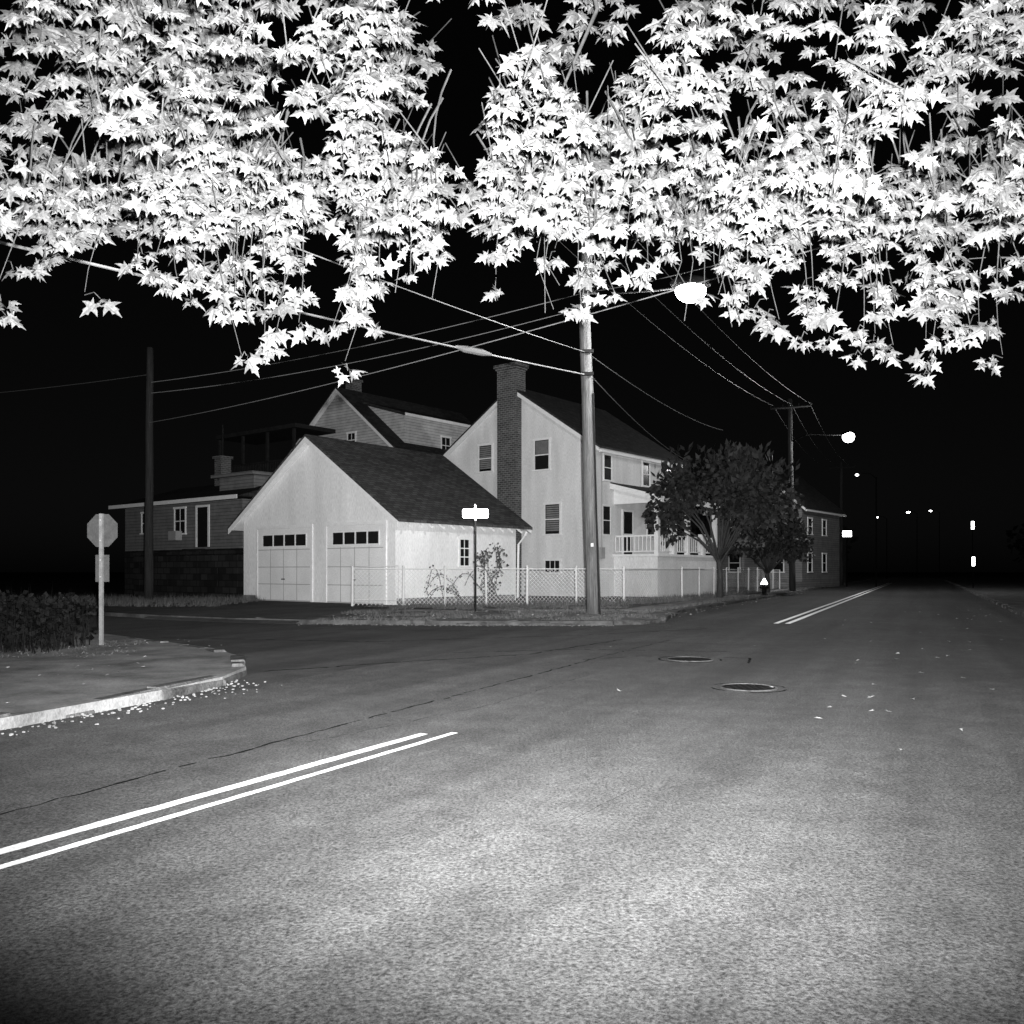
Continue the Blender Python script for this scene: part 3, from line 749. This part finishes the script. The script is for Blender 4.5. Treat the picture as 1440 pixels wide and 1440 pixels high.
def wire(nm, a, c, sag, r_=.012, mat=None, n=20):
    p = P(nm, mat or M_WIRE); a, c = Vector(a), Vector(c)
    p.tube([a.lerp(c, k/n) - Vector((0,0,sag*4*(k/n)*(1-k/n))) for k in range(n+1)], r_, 5, False); return p.done()
wire("power_line", (2.0,23.6,6.5), (-6.8,6.3,4.35), .06, .018, M_WIREL)
wire("power_line", (2.0,23.6,7.1), (-2.9,9.5,4.95), .05, .008, M_WIREL)
wire("power_line", (2.0,23.6,7.1), (11.0,46,8.6), .3, .012, M_WIRE)
wire("power_line", (-13.6,33,6.8), (5.8,10,5.6), .25, .010, M_WIREL)
wire("power_line", (-13.6,33,8.3), (1.95,23.6,8.7), .25, .011, M_WIREL)
wire("power_line", (-13.6,33,7.9), (1.95,23.6,8.3), .3, .011, M_WIREL)
wire("power_line", (1.95,23.6,8.7), (6.5,13,6.9), .2, .009, M_WIREL)
wire("power_line", (2.0,23.6,6.5), (3.7,39.1,6.6), .3, .012)
wire("power_line", (2.0,23.6,6.6), (9.4,46.5,7.0), .3, .012)
for dx in (-1.0,0,1.0): wire("power_line", (1.9+dx*.9,23.5-dx*.4,10.45), (15.8+dx*.9,49.8-dx*.4,10.65), .5, .008)
for dx in (-1.0,0,1.0): wire("power_line", (15.8+dx*.9,49.8-dx*.4,10.65), (29.5+dx*.9,78.8-dx*.4,10.65), .9, .010)
wire("power_line", (-13.6,33,8.6), (-40,38,8.6), .6, .012)
sp = P("cable_splice_case", M_WIREL); sp.tube([(-.45,18.78,5.86),(-.62,18.45,5.82),(-.95,17.8,5.73),(-1.1,17.5,5.70)], [.03,.07,.07,.03], 10); sp.done()

# ------------------------------------------------------------------ signs
S = empty("stop_sign", (-6.38, 13.7, 0), math.radians(-8))
p = P("post", M_POST, S); p.box(-.028,.028,-.02,.02,.05,2.14); p.done()
def octo(y, r_): return [(r_*math.cos(math.pi/8+math.pi/4*k), y, 1.88+r_*math.sin(math.pi/8+math.pi/4*k)) for k in range(8)]
p = P("sign_plate", M_SIGNBACK, S); p.prism(octo(.024,.275), (0,.006,0)); p.done()
p = P("sign_border", M_TRIM, S); p.prism(octo(.031,.272), (0,.002,0)); p.done()
p = P("sign_face", M_RED, S); p.prism(octo(.034,.252), (0,.002,0)); p.done()
p = P("lower_plate", M_SIGNBACK, S); p.prism([(-.115,.024,1.08),(.115,.024,1.08),(.115,.024,1.5),(-.115,.024,1.5)], (0,.005,0)); p.done()
p = P("bolts", M_METAL, S)
for z in (1.72,2.04,1.16,1.42): p.tube([(0,-.03,z),(0,-.018,z)], .012, 6)
p.done()
tx = bpy.data.curves.new("lettering", "FONT"); tx.body = "STOP"; tx.size = .2; tx.align_x = "CENTER"; tx.align_y = "CENTER"; tx.extrude = .001
to = bpy.data.objects.new("lettering", tx); sc.collection.objects.link(to); to.parent = S
to.location = (0,.039,1.88); to.rotation_euler = (math.radians(90),0,math.radians(180)); tx.materials.append(M_TRIM)

S2 = empty("street_name_sign", (-1.02, 24.6, 0))
p = P("post", M_DARKWOOD, S2, smooth=True); p.tube([(0,0,.05),(0,0,2.7)], .03, 8); p.done()
p = P("name_plate", M_FLASHGLOW, S2)
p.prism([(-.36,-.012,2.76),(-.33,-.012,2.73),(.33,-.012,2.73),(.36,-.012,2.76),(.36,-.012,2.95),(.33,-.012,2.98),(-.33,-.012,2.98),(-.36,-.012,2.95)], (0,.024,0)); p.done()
p = P("bracket", M_METAL, S2); p.box(-.03,.03,-.03,.03,2.66,2.728); p.done()
p = P("name_plate_cross", M_FLASHGLOW, S2); p.box(-.012,.012,-.3,.3,2.982,3.08); p.done()
ld = bpy.data.lights.new("added_sign_light", "POINT"); ld.energy = 35; ld.shadow_soft_size = .15  # unseen lamp added before the plates so the sign spills light around it
lo = bpy.data.objects.new("added_sign_light", ld); sc.collection.objects.link(lo); lo.location = (0,-.35,2.85); lo.parent = S2

for nm, x, y, z, w, h in (("road_sign",26.6,70,4.2,.7,.45),("road_sign",41.8,80,5.4,.25,.7),("road_sign",31.4,60,1.9,.18,.6)):
    e = empty(nm, (x,y,0)); p = P("post", M_BLACKPOLE, e); p.tube([(0,.05,0),(0,.05,z+h/2)], .04, 6); p.done()
    p = P("plate", M_FLASHGLOW, e); p.box(-w/2,w/2,-.01,.01,z-h/2,z+h/2); p.done()
e = empty("fire_hydrant", (11.9, 41.6, KZ-.02))
p = P("barrel", M_IRON, e, smooth=True)
p.tube([(0,0,0),(0,0,.06),(0,0,.061),(0,0,.5),(0,0,.52)], [.17,.17,.11,.11,.15], 14)
p.tube([(-.2,0,.38),(.2,0,.38)], .055, 10); p.tube([(0,-.2,.34),(0,0,.34)], .07, 10); p.done()
p = P("bonnet", M_FLASHGLOW, e, smooth=True); p.tube([(0,0,.525),(0,0,.6),(0,0,.72),(0,0,.80)], [.16,.14,.07,.03], 14); p.done()

l = P("distant_trees", M_LEAFD)
for k in range(34):
    side = R() < .5; y = U(95,230); x = (cx(y) + U(16,50)) if side else (LX(y) - U(8,60)); h = U(6,13)
    l.tube([(x,y,0),(x,y,h*.5)], .3, 6)
    for q in range(90):
        d_ = rv()*(R()**.4); simple_leaf(l, Vector((x+d_.x*h*.45, y+d_.y*h*.45, h*.62+d_.z*h*.42)), rv(), rv(), U(.8,1.5))
l.done(fix=False)

# ------------------------------------------------------------------ light
w = bpy.data.worlds.new("World"); sc.world = w; w.use_nodes = True; nt = w.node_tree
sky = nt.nodes.new("ShaderNodeTexSky"); sky.sky_type = "NISHITA"; sky.sun_disc = False
sky.sun_elevation = math.radians(8); sky.sun_rotation = math.radians(170)
bw = nt.nodes.new("ShaderNodeRGBToBW"); nt.links.new(sky.outputs[0], bw.inputs[0])
nt.links.new(bw.outputs[0], nt.nodes["Background"].inputs[0]); nt.nodes["Background"].inputs[1].default_value = .0006
sd = bpy.data.lights.new("moon", "SUN"); sd.energy = .01; sd.angle = math.radians(.5)
so = bpy.data.objects.new("moon", sd); sc.collection.objects.link(so); so.rotation_euler = (math.radians(50), 0, math.radians(10))
# the photographer's flashgun, beside the camera
fd = bpy.data.lights.new("camera_flash", "SPOT"); fd.energy = 47000; fd.spot_size = math.radians(124); fd.spot_blend = 1.0; fd.shadow_soft_size = .04
fo = bpy.data.objects.new("camera_flash", fd); sc.collection.objects.link(fo); fo.location = (.12,-.05,1.42)
fo.rotation_euler = (math.radians(116), 0, math.radians(-3))
sc.view_settings.view_transform = "Standard"; sc.view_settings.look = "None"; sc.view_settings.exposure = 0
